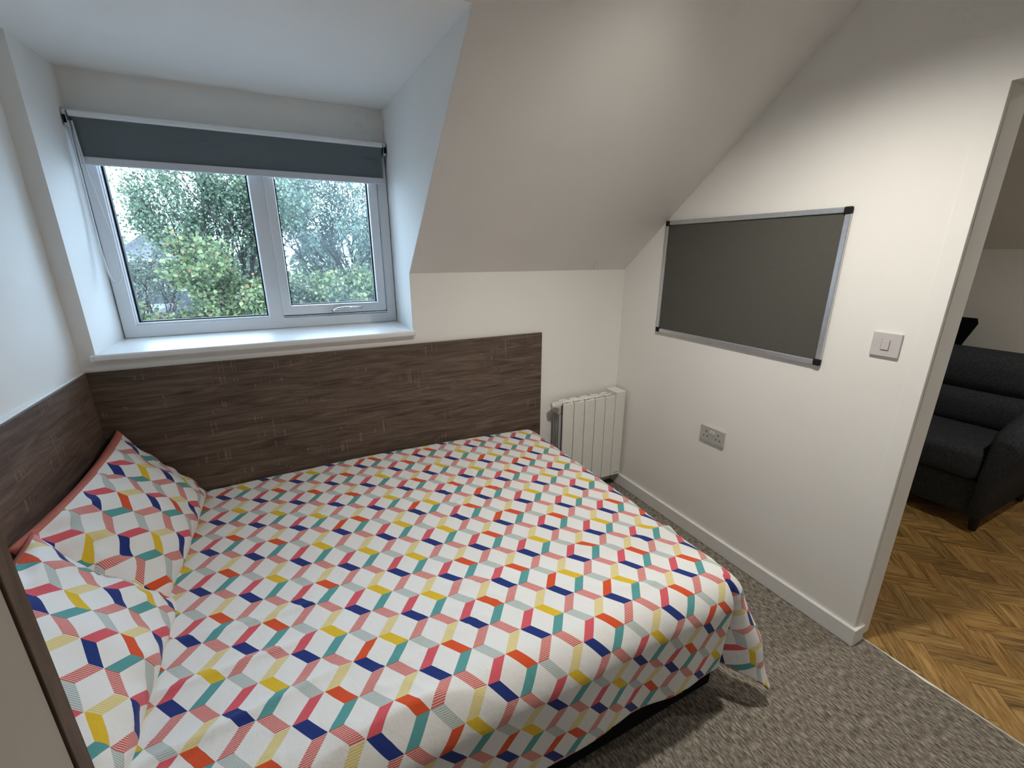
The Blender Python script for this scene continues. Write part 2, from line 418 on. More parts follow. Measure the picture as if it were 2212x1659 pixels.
# roller blind
rb = thing('roller_blind', 'charcoal roller blind with white rails pulled a little way down the window', 'blind', (.672, .33, 1.878))
yb_ = .315
MB().tube([(.078, yb_+.012, 2.046), (1.266, yb_+.012, 2.046)], .017, 16).build('roller_tube', M['blind'], rb, smooth=True)
B(.072, 1.270, yb_-.016, yb_+.040, 2.048, 2.071).build('headrail', M['upvc'], rb, bevel=.006, seg=3)
MB().prism([(yb_-.004, 1.906), (yb_-.0055, 1.906), (yb_-.0055, 2.052), (yb_-.004, 2.052)], 0, .080, 1.262).build('blind_fabric', M['blind'], rb)
B(.080, 1.264, yb_-.013, yb_+.003, 1.877, 1.907).build('bottom_rail', M['rail'], rb, bevel=.004, seg=3)
for xa, xb in ((.058, .070), (1.270, 1.284)):
    br = B(xa, xb, yb_-.018, yb_+.045, 2.010, 2.070).build('end_bracket', M['alu'], rb, bevel=.003)
    B(xa+.002, xb-.002, yb_-.02, yb_-.017, 2.022, 2.050).build('bracket_slot', M['dark'], br)
ch = [(.073, .292, 2.03), (.072, .288, 1.85), (.074, .280, 1.68), (.079, .262, 1.55), (.088, .245, 1.47), (.100, .238, 1.425),
      (.113, .240, 1.415), (.125, .250, 1.435), (.130, .262, 1.49), (.124, .274, 1.58), (.110, .284, 1.70), (.092, .292, 1.85), (.083, .296, 2.03)]
MB().tube(ch, .0034, 6).build('pull_chain', M['upvc'], rb, smooth=True)
ch2 = [(.069, .300, 2.03), (.068, .295, 1.80), (.071, .283, 1.64), (.078, .262, 1.52), (.090, .246, 1.44), (.101, .240, 1.415)]
MB().tube(ch2, .002, 6).build('safety_cord', M['rail'], rb, smooth=True)

# ------------------------------------------------------------------ headboards
HH, XH = 1.0957, 2.038
tag(B(.0185, XH, -.019, -.0015, .10, HH).build('headboard', M['hb_x'], bevel=.0012, base=(1.03, -.009, .1)),
    'long walnut-effect headboard panel on the wall under the window sill', 'headboard')
hl = thing('headboard', 'walnut-effect headboard panel on the left wall behind the pillows', 'headboard', (.009, -.8, .1))
B(.0012, .0185, -1.62, -.002, .10, HH).build('panel', M['hb_y'], hl, bevel=.0012)
B(.0012, .0135, -1.62, -.002, HH, HH+.004).build('lit_top_edge', M['gloss'], hl, bevel=.001)  # white strip painting the light caught along the panel's top edge

# ------------------------------------------------------------------ bed
bed = thing('bed', 'black-based double bed standing along the wall under the window', 'bed', (1.0, -.73, 0))
B(.03, 1.945, -1.430, -.03, .035, .235).build('divan_base', M['black'], bed, bevel=.012)
for x in (.12, 1.86):
    for y in (-1.34, -.12):
        MB().tube([(x, y, .0), (x, y, .04)], .025, 12).build('foot', M['rubber'], bed)
B(.03, 1.935, -1.405, -.03, .235, .455).build('mattress', M['mattress'], bed, bevel=.05, seg=4)

# duvet: a sheet laid by its own length and width over the mattress
def prof(r, R, slant):
    L = R*math.pi/2
    if r <= 0: return 0.0, 0.0
    if r < L: return R*math.sin(r/R), R*(1-math.cos(r/R))
    e = r-L; return R+slant*e, R+e*math.sqrt(max(0, 1-slant*slant))
XHd, RHd, XF = .262, .045, 1.915
YHd, RYd, YN = -.024, .028, -1.388
RE = .098
U0 = RHd*math.pi/2; U1 = U0+(XF-XHd-RHd); UE = U1+RE*math.pi/2+.265
V0 = RYd*math.pi/2; V1 = V0+(YHd-RYd-YN); VE = V1+RE*math.pi/2+.262
def nz3(x, y, z, s): return noise.noise(Vector((x*s, y*s, z*s)))
def duvet_pt(u, v):
    x = XHd+RHd-RHd*math.cos(u/RHd) if u < U0 else min(XF, XHd+RHd+(u-U0))
    dx = RHd-RHd*math.sin(u/RHd) if u < U0 else 0
    y = YHd-RYd+RYd*math.cos(v/RYd) if v < V0 else max(YN, YHd-RYd-(v-V0))
    dy = RYd-RYd*math.sin(v/RYd) if v < V0 else 0
    su, sv = max(0, u-U1), max(0, v-V1)
    rho = math.hypot(su, sv)
    z = .514+.030*math.sin(math.pi*min(1, max(0, (x-.05)/1.98)))
    z -= max(dx, dy)
    # soft puffs and wrinkles on the top
    fade = min(1, max(0, u/.08))*min(1, max(0, v/.06))
    top = .0085*nz3(u, v, .3, 2.6)+.0035*nz3(u, v, 5., 7.)
    cr_ = nz3(u*.9+v*.5, v*1.1-u*.35, 7.7, 11.)
    top += .0028*max(0, 1-abs(cr_)*7)*max(0, .3+nz3(u, v, 4.4, 3.1)*2)
    # ridges running along the bed near the open edge
    near = max(0, min(1, (v-.78)/.4))
    if v > V1: near *= max(0, 1-(v-V1)/.25)
    w_ = 2.2*nz3(u*.55, v*.5, 9., 2.4)
    ridge = (1-abs(math.sin((v*1.0-u*.16)*17.0+w_*2.4)))**3*max(0, .35+nz3(u, v, 2.2, 2.9)*1.5)
    top += .017*near*ridge
    # fine creases near the head
    hd = max(0, 1-u/.55)
    top += .0035*hd*nz3(u*2.0, v*.7, 1.1, 8.0)
    # flatten to the headboard side
    z += top*fade
    if rho <= 0: return (x, y, z)
    phi = math.atan2(sv, su)                     # 0 = foot side, pi/2 = open side
    cx, cy = math.cos(phi), -math.sin(phi)
    slant = .05-.09*max(0., math.sin(phi))**2; lift = 1.0
    if su > 0 and sv > 0:
        k = math.sin(2*phi)
        slant += .25*k**2; rho *= 1-.13*k*k*min(1, rho/.3)
        pin = math.exp(-((phi-1.22)/.17)**2)
        flare = math.exp(-((phi-.62)/.36)**2)
        lift = 1-.85*pin*min(1, rho/.25)+.35*flare*min(1, rho/.3)
    out, drop = prof(rho, RE, slant)
    # folds in the hanging cloth
    hang = min(1, max(0, (rho-.06)/.25))
    if sv > 0 and su <= 0:
        fo = .006*math.sin(u*13.+1.2*math.sin(u*4.3)+.8)*hang+.006*nz3(u, v, 3., 5.)*hang
        fo += .007*math.sin(u*3.1+.4)*hang
    elif su > 0 and sv <= 0:
        fo = .014*math.sin(v*11.+.9*math.sin(v*5.1))*hang+.010*nz3(u, v, 8., 5.)*hang
    else:
        fo = .012*nz3(u, v, 6., 6.)*hang
        fo += .016*math.sin(U1*13.+1.2*math.sin(U1*4.3)+.8)*hang*max(0, 1-(math.pi/2-phi)/.35)*.6
    out = out*lift+fo
    return (x+cx*out, y+cy*out, max(.03, z-drop))
NU, NV = 230, 190
us = [UE*i/NU for i in range(NU+1)]; vs_ = [VE*j/NV for j in range(NV+1)]
dm = bpy.data.meshes.new('duvet')
V_ = [duvet_pt(u, v) for v in vs_ for u in us]
F_ = [(j*(NU+1)+i, (j+1)*(NU+1)+i, (j+1)*(NU+1)+i+1, j*(NU+1)+i+1) for j in range(NV) for i in range(NU)]
base = Vector((1.1, -.75, .2))
dm.from_pydata([tuple(Vector(p)-base) for p in V_], [], F_)
uvl = dm.uv_layers.new(name='UVMap')
# UV in metres: (x along the bed from the head nose, y = -v from the wall edge)
uvs = [(us[i], -vs_[j]) for j in range(NV+1) for i in range(NU+1)]
lv = np.empty(len(dm.loops), dtype=np.int32); dm.loops.foreach_get('vertex_index', lv)
uvl.data.foreach_set('uv', np.array(uvs, dtype=np.float32)[lv].ravel())
M['duvet'] = bedding('geometric_print_cotton', .636-(XHd+RHd-U0), -.934-(YHd-RYd+V0))
dm.materials.append(M['duvet']); dm.materials.append(M['salmon'])
dm.polygons.foreach_set('use_smooth', [True]*len(dm.polygons))
do = bpy.data.objects.new('duvet', dm); COL.objects.link(do); do.location = base
sm = do.modifiers.new('thickness', 'SOLIDIFY'); sm.thickness = .012; sm.offset = -1; sm.material_offset = 1; sm.material_offset_rim = 1
tag(do, 'white duvet with multicoloured geometric block print spread over the bed', 'duvet')

# pillows
def pillow(name, label, centre, down, along, nrm_, hw, hh, T, seed, du, dv, slump, wrap):
    rnd = random.Random(seed); n1, n2 = 56, 44
    c = Vector(centre); down = Vector(down).normalized(); along = Vector(along).normalized(); nrm_ = Vector(nrm_).normalized()
    vs, fs, uv, mi = [], [], [], []
    for side in (1, -1):
        for j in range(n2+1):
            for i in range(n1+1):
                a = -1+2*i/n1; b = -1+2*j/n2
                a2 = math.sin(a*math.pi/2)*.35+a*.65; b2 = math.sin(b*math.pi/2)*.35+b*.65
                X = hw*a2*(1-.07*(1-b2*b2)*abs(a2)**2); Y = hh*b2*(1-.09*(1-a2*a2)*abs(b2)**2)
                th = T*max(0, (1-a2*a2)*(1-b2*b2))**.44*(1+.18*b2)
                edge = max(abs(a2), abs(b2))
                wr = .012*nz3(a2*hw, b2*hh, seed, 9)*(1-edge**6)+.009*math.sin(14*math.atan2(b2, a2+.001)+3*nz3(a2, b2, seed, 3))*edge**3*(1-edge**10)
                wr += .011*nz3(a2*hw*.6+b2*hh, b2*hh*.6-a2*hw, seed+3, 16)*max(0, 1-abs(edge-.75)*3)
                so_ = .034*max(0, -b2)**2
                h = (so_ if side > 0 else so_*edge**5)+side*th+(wr if side > 0 else wr*.4)*(1 if edge < .999 else 0)
                h += -.02*(a2*a2)*(1 if seed % 2 else .6)+slump*(b2*.5+.5)**2
                p = c+along*X+down*Y+nrm_*h
                p.x = max(p.x, .0205); p.y = min(p.y, -.021)
                vs.append(p); uv.append((Y+du, X*(1 if along.y > 0 else -1)+dv))
    k = (n1+1)*(n2+1)
    for s_ in range(2):
        for j in range(n2):
            for i in range(n1):
                a = s_*k+j*(n1+1)+i; q = (a, a+1, a+n1+2, a+n1+1)
                fs.append(q if s_ == 0 else q[::-1]); mi.append(1 if (s_ == 1 or j < wrap) else 0)
    me = bpy.data.meshes.new(name)
    bs = Vector((c.x, c.y, .5))
    me.from_pydata([tuple(p-bs) for p in vs], [], fs)
    ul = me.uv_layers.new(name='UVMap'); lv = np.empty(len(me.loops), dtype=np.int32); me.loops.foreach_get('vertex_index', lv)
    ul.data.foreach_set('uv', np.array(uv, dtype=np.float32)[lv].ravel())
    me.materials.append(M['pillow']); me.materials.append(M['salmon']); me.polygons.foreach_set('material_index', mi)
    bm = bmesh.new(); bm.from_mesh(me); bmesh.ops.remove_doubles(bm, verts=bm.verts, dist=.0004)
    bmesh.ops.recalc_face_normals(bm, faces=bm.faces); bm.to_mesh(me); bm.free()
    me.polygons.foreach_set('use_smooth', [True]*len(me.polygons))
    o = bpy.data.objects.new(name, me); COL.objects.link(o); o.location = bs
    return tag(o, label, 'pillow', 'pillows at the bed head')
M['pillow'] = bedding('geometric_print_pillowcase', 0, 0)
pillow('pillow', 'printed pillow leaning into the corner where the two headboards meet', (.168, -.405, .662), (.60, 0, -.80), (.03, 1, .04), (.80, 0, .60), .385, .215, .088, 1, .035, .02, .02, 3)
pillow('pillow', 'printed pillow nearest the wardrobe, overlapping the one in the corner', (.178, -1.105, .648), (.62, .02, -.78), (.0, 1, .0), (.78, 0, .62), .385, .215, .092, 4, .02, -.028, .02, 1)

# ------------------------------------------------------------------ radiator
rd = thing('radiator', 'cream electric panel radiator on the wall beside the bed foot', 'radiator', (2.36, -.07, .095))
xs = [2.136+.0797*i for i in range(7)]
for i in range(6):
    if i < 5:
        B(xs[i]+.0022, xs[i+1]-.0022, -.122, -.108, .098, .668).build('front_panel', M['rad'], rd, bevel=.003)
    else:
        cb = B(xs[5]+.0022, 2.614, -.123, -.020, .095, .690).build('control_box', M['rad'], rd, bevel=.005, seg=3)
        B(xs[5]+.026, xs[5]+.066, -.1237, -.1228, .112, .117).build('maker_mark', M['rad_mark'], cb)
B(2.136, 2.53, -.108, -.1065, .10, .666).build('panel_backing', M['dark'], rd)
MB().tube([(2.098, -.074, .655), (2.54, -.074, .655)], .021, 18).build('header_pipe', M['rad'], rd, smooth=True)
MB().tube([(2.084, -.074, .655), (2.098, -.074, .655)], [.016, .019], 18).build('end_plug', M['rad'], rd, smooth=True)
MB().tube([(2.098, -.074, .125), (2.54, -.074, .125)], .021, 18).build('lower_pipe', M['rad'], rd, smooth=True)
for i in range(5):
    xm = (xs[i]+xs[i+1])/2
    el = B(xm-.003, xm+.003, -.106, -.030, .11, .672).build('heating_element', M['rad_in'], rd, bevel=.002)
    if i == 0:
        for y in (-.098, -.079, -.060, -.041):
            B(xs[0]-.016, xm+.02, y-.0045, y+.0045, .115, .60).build('fin', M['rad_in'], rd, bevel=.003)
    for dy in (-.092, -.050):
        B(xm-.030, xm+.024, dy-.009, dy+.009, .664, .673).build('top_bridge', M['rad'], rd, bevel=.002)
B(2.112, 2.135, -.107, -.030, .60, .648).build('end_casting', M['rad_in'], rd, bevel=.006)
for x in (2.2, 2.5):
    B(x, x+.03, -.045, .0, .2, .23).build('wall_bracket', M['rad_in'], rd)

# ------------------------------------------------------------------ noticeboard
by0, by1, bz0, bz1 = -.319, -1.219, 1.107, 1.705
pb = thing('noticeboard', 'grey felt noticeboard with silver frame and black corner caps', 'noticeboard', (XR, (by0+by1)/2, bz0))
B(XR-.008, XR, by1+.01, by0-.01, bz0+.01, bz1-.01).build('felt_panel', M['felt'], pb)
fw_ = .021
for a in ((by1+.012, by0-.012, bz1-fw_, bz1), (by1+.012, by0-.012, bz0, bz0+fw_), (by1, by1+fw_, bz0+.012, bz1-.012), (by0-fw_, by0, bz0+.012, bz1-.012)):
    B(XR-.014, XR, *a).build('frame_rail', M['alu'], pb, bevel=.003, seg=3)
for y, sy in ((by0, -1), (by1, 1)):
    for z, sz in ((bz0, 1), (bz1, -1)):
        B(XR-.0165, XR, y-sy*.001, y+sy*.027, z-sz*.001, z+sz*.027).build('corner_cap', M['rubber'], pb, bevel=.005, seg=3)

# ------------------------------------------------------------------ switch and socket
sw = thing('light_switch', 'single square light switch between the noticeboard and the doorway', 'switch', (XR, -1.417, 1.187))
B(XR-.009, XR, -1.461, -1.374, 1.187, 1.273).build('face_plate', M['plastic'], sw, bevel=.003, seg=3)
B(XR-.0125, XR-.008, -1.429, -1.406, 1.212, 1.247).build('rocker', M['plastic'], sw, bevel=.0015)
B(XR-.0093, XR-.0085, -1.4308, -1.4042, 1.2105, 1.2485).build('rocker_gap', M['rad_mark'], sw)
sk = thing('power_socket', 'double plug socket low on the wall below the noticeboard', 'socket', (XR, -.779, .585))
B(XR-.010, XR, -.852, -.705, .585, .671).build('face_plate', M['socketp'], sk, bevel=.0035, seg=3)
for yc in (-.743, -.817):
    B(XR-.0104, XR-.009, yc-.0022, yc+.0022, .638, .648).build('earth_hole', M['dark'], sk)
    for dy in (-.011, .011):
        B(XR-.0104, XR-.009, yc+dy-.0035, yc+dy+.0035, .6145, .619).build('pin_hole', M['dark'], sk)
for yc in (-.7725, -.7885):
    B(XR-.013, XR-.009, yc-.0055, yc+.0055, .636, .655).build('rocker', M['socketw'], sk, bevel=.001)

# ------------------------------------------------------------------ wardrobe at the near side of the bed
wd = thing('wardrobe', 'cream-fronted wardrobe with walnut-effect side panel at the near side of the bed', 'wardrobe', (.25, -2.15, 0))
B(.002, .502, -1.7075, -1.686, 0, 2.06).build('side_panel', M['hb_z'], wd, bevel=.001)
B(.002, .502, -2.66, -2.6385, 0, 2.06).build('side_panel', M['hb_z'], wd, bevel=.001)
B(.002, .478, -2.6385, -1.7075, 0, .075).build('plinth', M['hb_z'], wd)
B(.002, .48, -2.6385, -1.7075, 2.03, 2.06).build('top_panel', M['hb_z'], wd)
B(.002, .012, -2.6385, -1.7075, .075, 2.03).build('back_panel', M['cream'], wd)
for y0, y1, hy in ((-2.171, -1.709, -2.12), (-2.637, -2.175, -2.226)):
    dr = B(.482, .500, y0, y1, .08, 2.027).build('door', M['cream'], wd, bevel=.0012)
    MB().tube([(.50, hy, 1.06), (.526, hy, 1.06), (.526, hy, .90), (.50, hy, .90)], .005, 8).build('handle', M['chrome'], dr, smooth=True)

# ------------------------------------------------------------------ lounge beyond the doorway
fl = struct(B(2.706, XL2+.1, YB-.1, .5, -.12, -.006).build('floor_lounge', M['screed']), 'oak herringbone parquet floor')
L_, W_ = .228, .076
e1 = Vector((1, -1)).normalized(); e2 = Vector((-1, -1)).normalized(); H0 = Vector((3.2255, -1.4700))
def clip(poly, ax, lim, keep_gt):
    out = []
    for i in range(len(poly)):
        p, q = poly[i], poly[(i+1) % len(poly)]
        ip = (p[ax] > lim) == keep_gt; iq = (q[ax] > lim) == keep_gt
        if ip: out.append(p)
        if ip != iq:
            tt = (lim-p[ax])/(q[ax]-p[ax]); out.append((p[0]+(q[0]-p[0])*tt, p[1]+(q[1]-p[1])*tt))
    return out
cells = []
for k in range(-40, 41):
    for m in range(-14, 15):
        for kind in (0, 1):
            p0, q0 = (k+3*m, k-3*m) if kind == 0 else (k+3*m+3, k-3*m-2)
            w_, h_ = (3, 1) if kind == 0 else (1, 3)
            g = .009
            cp = [(p0+g, q0+g), (p0+w_-g, q0+g), (p0+w_-g, q0+h_-g), (p0+g, q0+h_-g)]
            poly = [tuple(H0+e1*(a*W_)+e2*(b*W_)) for a, b in cp]
            for ax, lim, gt in ((0, 2.714, True), (0, XL2, False), (1, -2.95, True), (1, .28, False)):
                if poly: poly = clip(poly, ax, lim, gt)
            if len(poly) < 3: continue
            ctr = Vector((sum(p[0] for p in poly)/len(poly), sum(p[1] for p in poly)/len(poly)))
            cells.append((ctr, poly, kind))
cells = [c for c in cells]
cells.sort(key=lambda c: (c[0]-Vector((3.2, -1.8))).length)
rnd = random.Random(5)
rest = MB()
for n_, (ctr, poly, kind) in enumerate(cells):
    if n_ < 290:
        ang = math.atan2(-1, 1) if kind == 0 else math.atan2(-1, -1)
        me = bpy.data.meshes.new('parquet_block')
        R2 = Matrix.Rotation(-ang, 2)
        lp = [R2 @ (Vector(p)-ctr) for p in poly]; nn = len(lp)
        zt = rnd.uniform(-.0003, .0003); ch_ = .0012
        me.from_pydata([(p.x, p.y, -.006) for p in lp]+[(p.x, p.y, zt) for p in lp], [],
                       [tuple(range(nn))[::-1], tuple(range(nn, 2*nn))]+[(i, (i+1) % nn, nn+(i+1) % nn, nn+i) for i in range(nn)])
        bm = bmesh.new(); bm.from_mesh(me); bmesh.ops.recalc_face_normals(bm, faces=bm.faces); bm.to_mesh(me); bm.free()
        me.materials.append(M['block%d' % rnd.choice((0, 0, 1, 1, 2, 3))])
        o = bpy.data.objects.new('parquet_block', me); COL.objects.link(o); o.parent = fl
        o.location = (ctr.x, ctr.y, 0); o.rotation_euler = (0, 0, ang)
    else:
        nn = len(poly); rest._add([(p[0], p[1], -.006) for p in poly]+[(p[0], p[1], 0) for p in poly],
                  [tuple(range(nn))[::-1], tuple(range(nn, 2*nn))]+[(i, (i+1) % nn, nn+(i+1) % nn, nn+i) for i in range(nn)])
if rest.v:
    ro = rest.build('parquet_far_blocks', M['block0'], fl); ro['kind'] = 'stuff'
# near-white threshold strip, widened at the gap where the carpet edge has lifted
tr = MB(); yy = np.linspace(YO+.012, -2.45, 70)
pts_l, pts_r = [], []
for y in yy:
    gap = .0008+.0055*math.exp(-((y+1.685)/.030)**2)+.0095*math.exp(-((y+1.765)/.036)**2)+.0015*math.exp(-((y+1.86)/.07)**2)
    pts_r.append((2.7125, y)); pts_l.append((2.7105-gap, y))
poly = pts_l+pts_r[::-1]
k = len(poly); tr._add([(p[0], p[1], -.004) for p in poly]+[(p[0], p[1], .0022) for p in poly],
                       [tuple(range(k, 2*k)), tuple(range(k))[::-1]]+[(i, (i+1) % k, k+(i+1) % k, k+i) for i in range(k)])
struct(tr.build('trim_1', M['trim']), 'thin near-white threshold strip between carpet and parquet')

ZK2, TAN2 = 1.57, .9
struct(B(XL2, XL2+.1, YB, .5, -.1, ZK2+.05).build('wall_lounge', M['wall']), 'white knee wall at the far side of the lounge')
xt = XL2-(ZC-ZK2)/TAN2
struct(MB().prism([(XL2+.1, ZK2-.09), (XL2, ZK2), (xt, ZC), (xt, ZC+.14), (XL2+.1, ZK2+.06)], 1, YB, .5).build('ceiling_lounge_slope', M['wall']), 'sloping ceiling of the lounge')
struct(B(XR+WT, xt+.05, YB, .5, ZC, ZC+.12).build('ceiling_lounge', M['wall']), 'flat ceiling of the lounge')
struct(B(XR+WT, XL2+.1, .30, .40, -.1, ZC+.1).box(XR+WT-.02, XR+WT+.06, .0, .42, -.1, ZC+.1).build('wall_lounge_window', M['wall']), 'white lounge wall at the window side')
struct(B(XR+WT, XL2+.1, YB-.1, YB, -.1, ZC+.1).build('wall_lounge_back', M['wall']), 'white lounge wall behind the camera')

# sofa: runs along Y, facing the doorway
sf = thing('sofa', 'dark charcoal fabric sofa with pillow back seen through the doorway', 'sofa', (4.47, -.70, 0))
sy0, sy1 = -1.405, .04
B(4.10, 4.88, sy0-.02, sy1+.02, .085, .30).build('base', M['sofa'], sf, bevel=.02, seg=3)
def cushion(name, x0, x1, y0, y1, z0, z1, r):
    o = B(x0, x1, y0, y1, z0, z1).build(name, M['sofa'], sf, bevel=r, seg=6, smooth=True); return o
for y0, y1 in ((sy0+.002, -.69), (-.686, sy1-.002)):
    cushion('seat_cushion', 4.055, 4.66, y0, y1, .305, .485, .045)
    cushion('lower_back_cushion', 4.56, 4.82, y0, y1, .44, .70, .10)
    cushion('upper_back_cushion', 4.60, 4.90, y0, y1, .665, .945, .115)
B(4.78, 4.90, sy0-.02, sy1+.02, .25, .90).build('back_frame', M['sofa'], sf, bevel=.03, seg=3)
def arm(yin, s):
    """flared arm; s=-1 near end, +1 far end; the top rises towards the back"""
    m = MB(); secs = []
    N = 14
    for kx in range(N+1):
        f = kx/N; x = 4.062+f*.80
        ht = .575+.11*min(1, f/.35)**.7; rr = .0 if kx not in (0, N) else .0
        ring = []
        inset = .018*max(0, 1-f/.06)
        prof_ = [(0.0, .09), (.0, .40), (.005, .52), (-.004+inset, ht-.03), (.012+inset, ht), (.055, ht+.022-inset), (.105, ht+.008-inset), (.135-inset, ht-.04), (.128-inset, ht-.10), (.098, .42), (.072, .26), (.062, .09)]
        for a, z in prof_: ring.append((x, yin+s*a, z))
        secs.append(ring)
    n = len(secs[0]); vs = [p for r in secs for p in r]
    fs = [(i*n+j, i*n+(j+1) % n, (i+1)*n+(j+1) % n, (i+1)*n+j) for i in range(N) for j in range(n)]
    fs += [tuple(range(n)), tuple(range(N*n, N*n+n))[::-1]]
    m._add(vs, fs); o = m.build('arm', M['sofa'], sf, bevel=.012, seg=2, smooth=True); return o
arm(sy0, -1); arm(sy1, 1)
for x in (4.13, 4.83):
    for y in (sy0-.03, sy1+.03):
        MB().tube([(x, y, 0), (x, y, .09)], [.018, .026], 10).build('foot', M['sofafoot'], sf)
# black chair behind the sofa, only the top of its backrest shows
chr_ = thing('dining_chair', 'black chair whose tapered backrest rises behind the sofa', 'chair', (5.02, -.55, 0))
bk = MB()
for sgn, yy0 in ((0, 0),):
    secs = []
    for z, y0, y1, x in ((.50, -.760, -.36, 5.10), (.75, -.800, -.33, 5.145), (.93, -.848, -.30, 5.17), (1.05, -.885, -.27, 5.185), (1.088, -.872, -.285, 5.19)):
        secs.append([(x, y0, z), (x+.022, y0, z), (x+.022, y1, z), (x, y1, z)])
    vs = [p for r in secs for p in r]
    fs = [(i*4+j, i*4+(j+1) % 4, (i+1)*4+(j+1) % 4, (i+1)*4+j) for i in range(len(secs)-1) for j in range(4)]+[(0, 1, 2, 3), (16, 17, 18, 19)]
    bk._add(vs, fs)
bk.build('backrest', M['black'], chr_, bevel=.006, seg=3)
B(4.93, 5.13, -.76, -.36, .43, .48).build('seat', M['black'], chr_, bevel=.015, seg=3)
for x in (4.95, 5.11):
    for y in (-.74, -.38):
        MB().tube([(x, y, 0), (x, y, .44)], [.011, .015], 8).build('leg', M['black'], chr_)

# ------------------------------------------------------------------ ceiling downlights (outside the frame, they light the rooms)
def downlight(name, label, x, y, z, watts, size, col=(1, .955, .87)):
    t = thing(name, label, 'light', (x, y, z), 'recessed downlights')
    m = MB(); n = 24
    ra, rb_, rc = .046, .034, .030
    ring = [(r, h) for r, h in ((ra, 0), (ra, -.004), (rb_, -.005), (rc, -.001), (rc, 0))]
    vs = [(x+r*math.cos(2*math.pi*i/n), y+r*math.sin(2*math.pi*i/n), z+h) for r, h in ring for i in range(n)]
    fs = [(k*n+i, k*n+(i+1) % n, (k+1)*n+(i+1) % n, (k+1)*n+i) for k in range(4) for i in range(n)]
    m._add(vs, fs); m.build('trim_ring', M['gloss'], t)
    m = MB(); m._add([(x+rc*math.cos(2*math.pi*i/n), y+rc*math.sin(2*math.pi*i/n), z-.0015) for i in range(n)], [tuple(range(n))]); m.build('lens', M['lens'], t)
    ld = bpy.data.lights.new(name, 'SPOT'); ld.energy = watts; ld.color = col; ld.spot_size = math.radians(size); ld.spot_blend = 1.0; ld.shadow_soft_size = .035
    lo = bpy.data.objects.new(name+'_lamp', ld); COL.objects.link(lo); lo.parent = t; lo.location = (0, 0, -.045)
downlight('downlight', 'recessed downlight over the foot of the bed', 1.84, -1.37, ZC, LAMP_W, 146)
downlight('downlight', 'recessed downlight in the lounge ceiling beyond the doorway', 3.75, -1.95, ZC, LOUNGE_W, 164)

# ------------------------------------------------------------------ outside the window
def leafmat(name, cols):
    t = NT(name).set(.6, 0, .3)
    g = t.n('ShaderNodeNewGeometry')
    t.base(t.ramp(g.outputs['Random Per Island'], cols))
    tl = t.n('ShaderNodeBsdfTranslucent')
    cr = t.ramp(g.outputs['Random Per Island'], cols); t.l(cr, tl.inputs['Color'])
    mx = t.n('ShaderNodeMixShader'); mx.inputs[0].default_value = .35
    t.l(t.b.outputs[0], mx.inputs[1]); t.l(tl.outputs[0], mx.inputs[2]); t.l(mx.outputs[0], t.out.inputs['Surface'])
    return t.m
def G(r, g, b): return tuple(x*.62 for x in srgb(r, g, b)[:3])+(1,)
M['leaf_y'] = leafmat('maple_leaf', [(0, G(62, 76, 54)), (.35, G(90, 106, 70)), (.7, G(124, 136, 90)), (.95, G(152, 158, 108)), (.992, G(168, 128, 88)), (1, G(180, 140, 104))])
M['leaf_g'] = leafmat('ash_leaf', [(0, G(66, 82, 66)), (.4, G(94, 114, 88)), (.8, G(126, 144, 112)), (1, G(150, 164, 126))])
M['leaf_m'] = leafmat('field_maple_leaf', [(0, G(60, 78, 58)), (.4, G(88, 106, 74)), (.8, G(124, 138, 92)), (.97, G(160, 160, 112)), (1, G(176, 128, 90))])
M['leaf_b'] = leafmat('poplar_leaf', [(0, G(70, 88, 78)), (.5, G(104, 124, 108)), (1, G(146, 162, 138))])
M['leaf_d'] = leafmat('hedge_leaf', [(0, G(78, 88, 76)), (.5, G(106, 116, 100)), (1, G(140, 146, 126))])
M['bark'] = plain('bark', G(66, 60, 54), .9, 0, .1, .3, 40)
M['bounce_ground'] = plain('pale_bounce_ground', (.36, .37, .37, 1), 1, 0, .05, .15, 3)  # ground colour lightened to bounce daylight up into the dormer
M['slate'] = plain('grey_roof_tile', G(84, 83, 86), .7, 0, .3, .12, 9)
M['brickw'] = plain('house_brick', G(122, 92, 80), .9, 0, .1, .2, 18)
M['dkwall'] = plain('house_dark_wall', G(70, 70, 76), .8, 0, .2, .1)
M['fascia'] = plain('white_fascia', (.3, .3, .3, 1), .5)
M['dish'] = plain('satellite_dish_grey', G(70, 74, 82), .5)
M['fill'] = plain('far_foliage', G(96, 108, 92), 1, 0, .05, .3, 1.4)

GZ = -6.0
gr = MB(); NG = 24
gv = [(-60+120*i/NG, 2+120*j/NG, GZ+6*max(0, (j/NG-.45))**1.3*2+.3*noise.noise(Vector((i*.7, j*.7, 0)))) for j in range(NG+1) for i in range(NG+1)]
gr._add(gv, [(j*(NG+1)+i, j*(NG+1)+i+1, (j+1)*(NG+1)+i+1, (j+1)*(NG+1)+i) for j in range(NG) for i in range(NG)])
struct(gr.build('ground', M['bounce_ground'], smooth=True), 'ground far below the window, made pale to bounce light up')

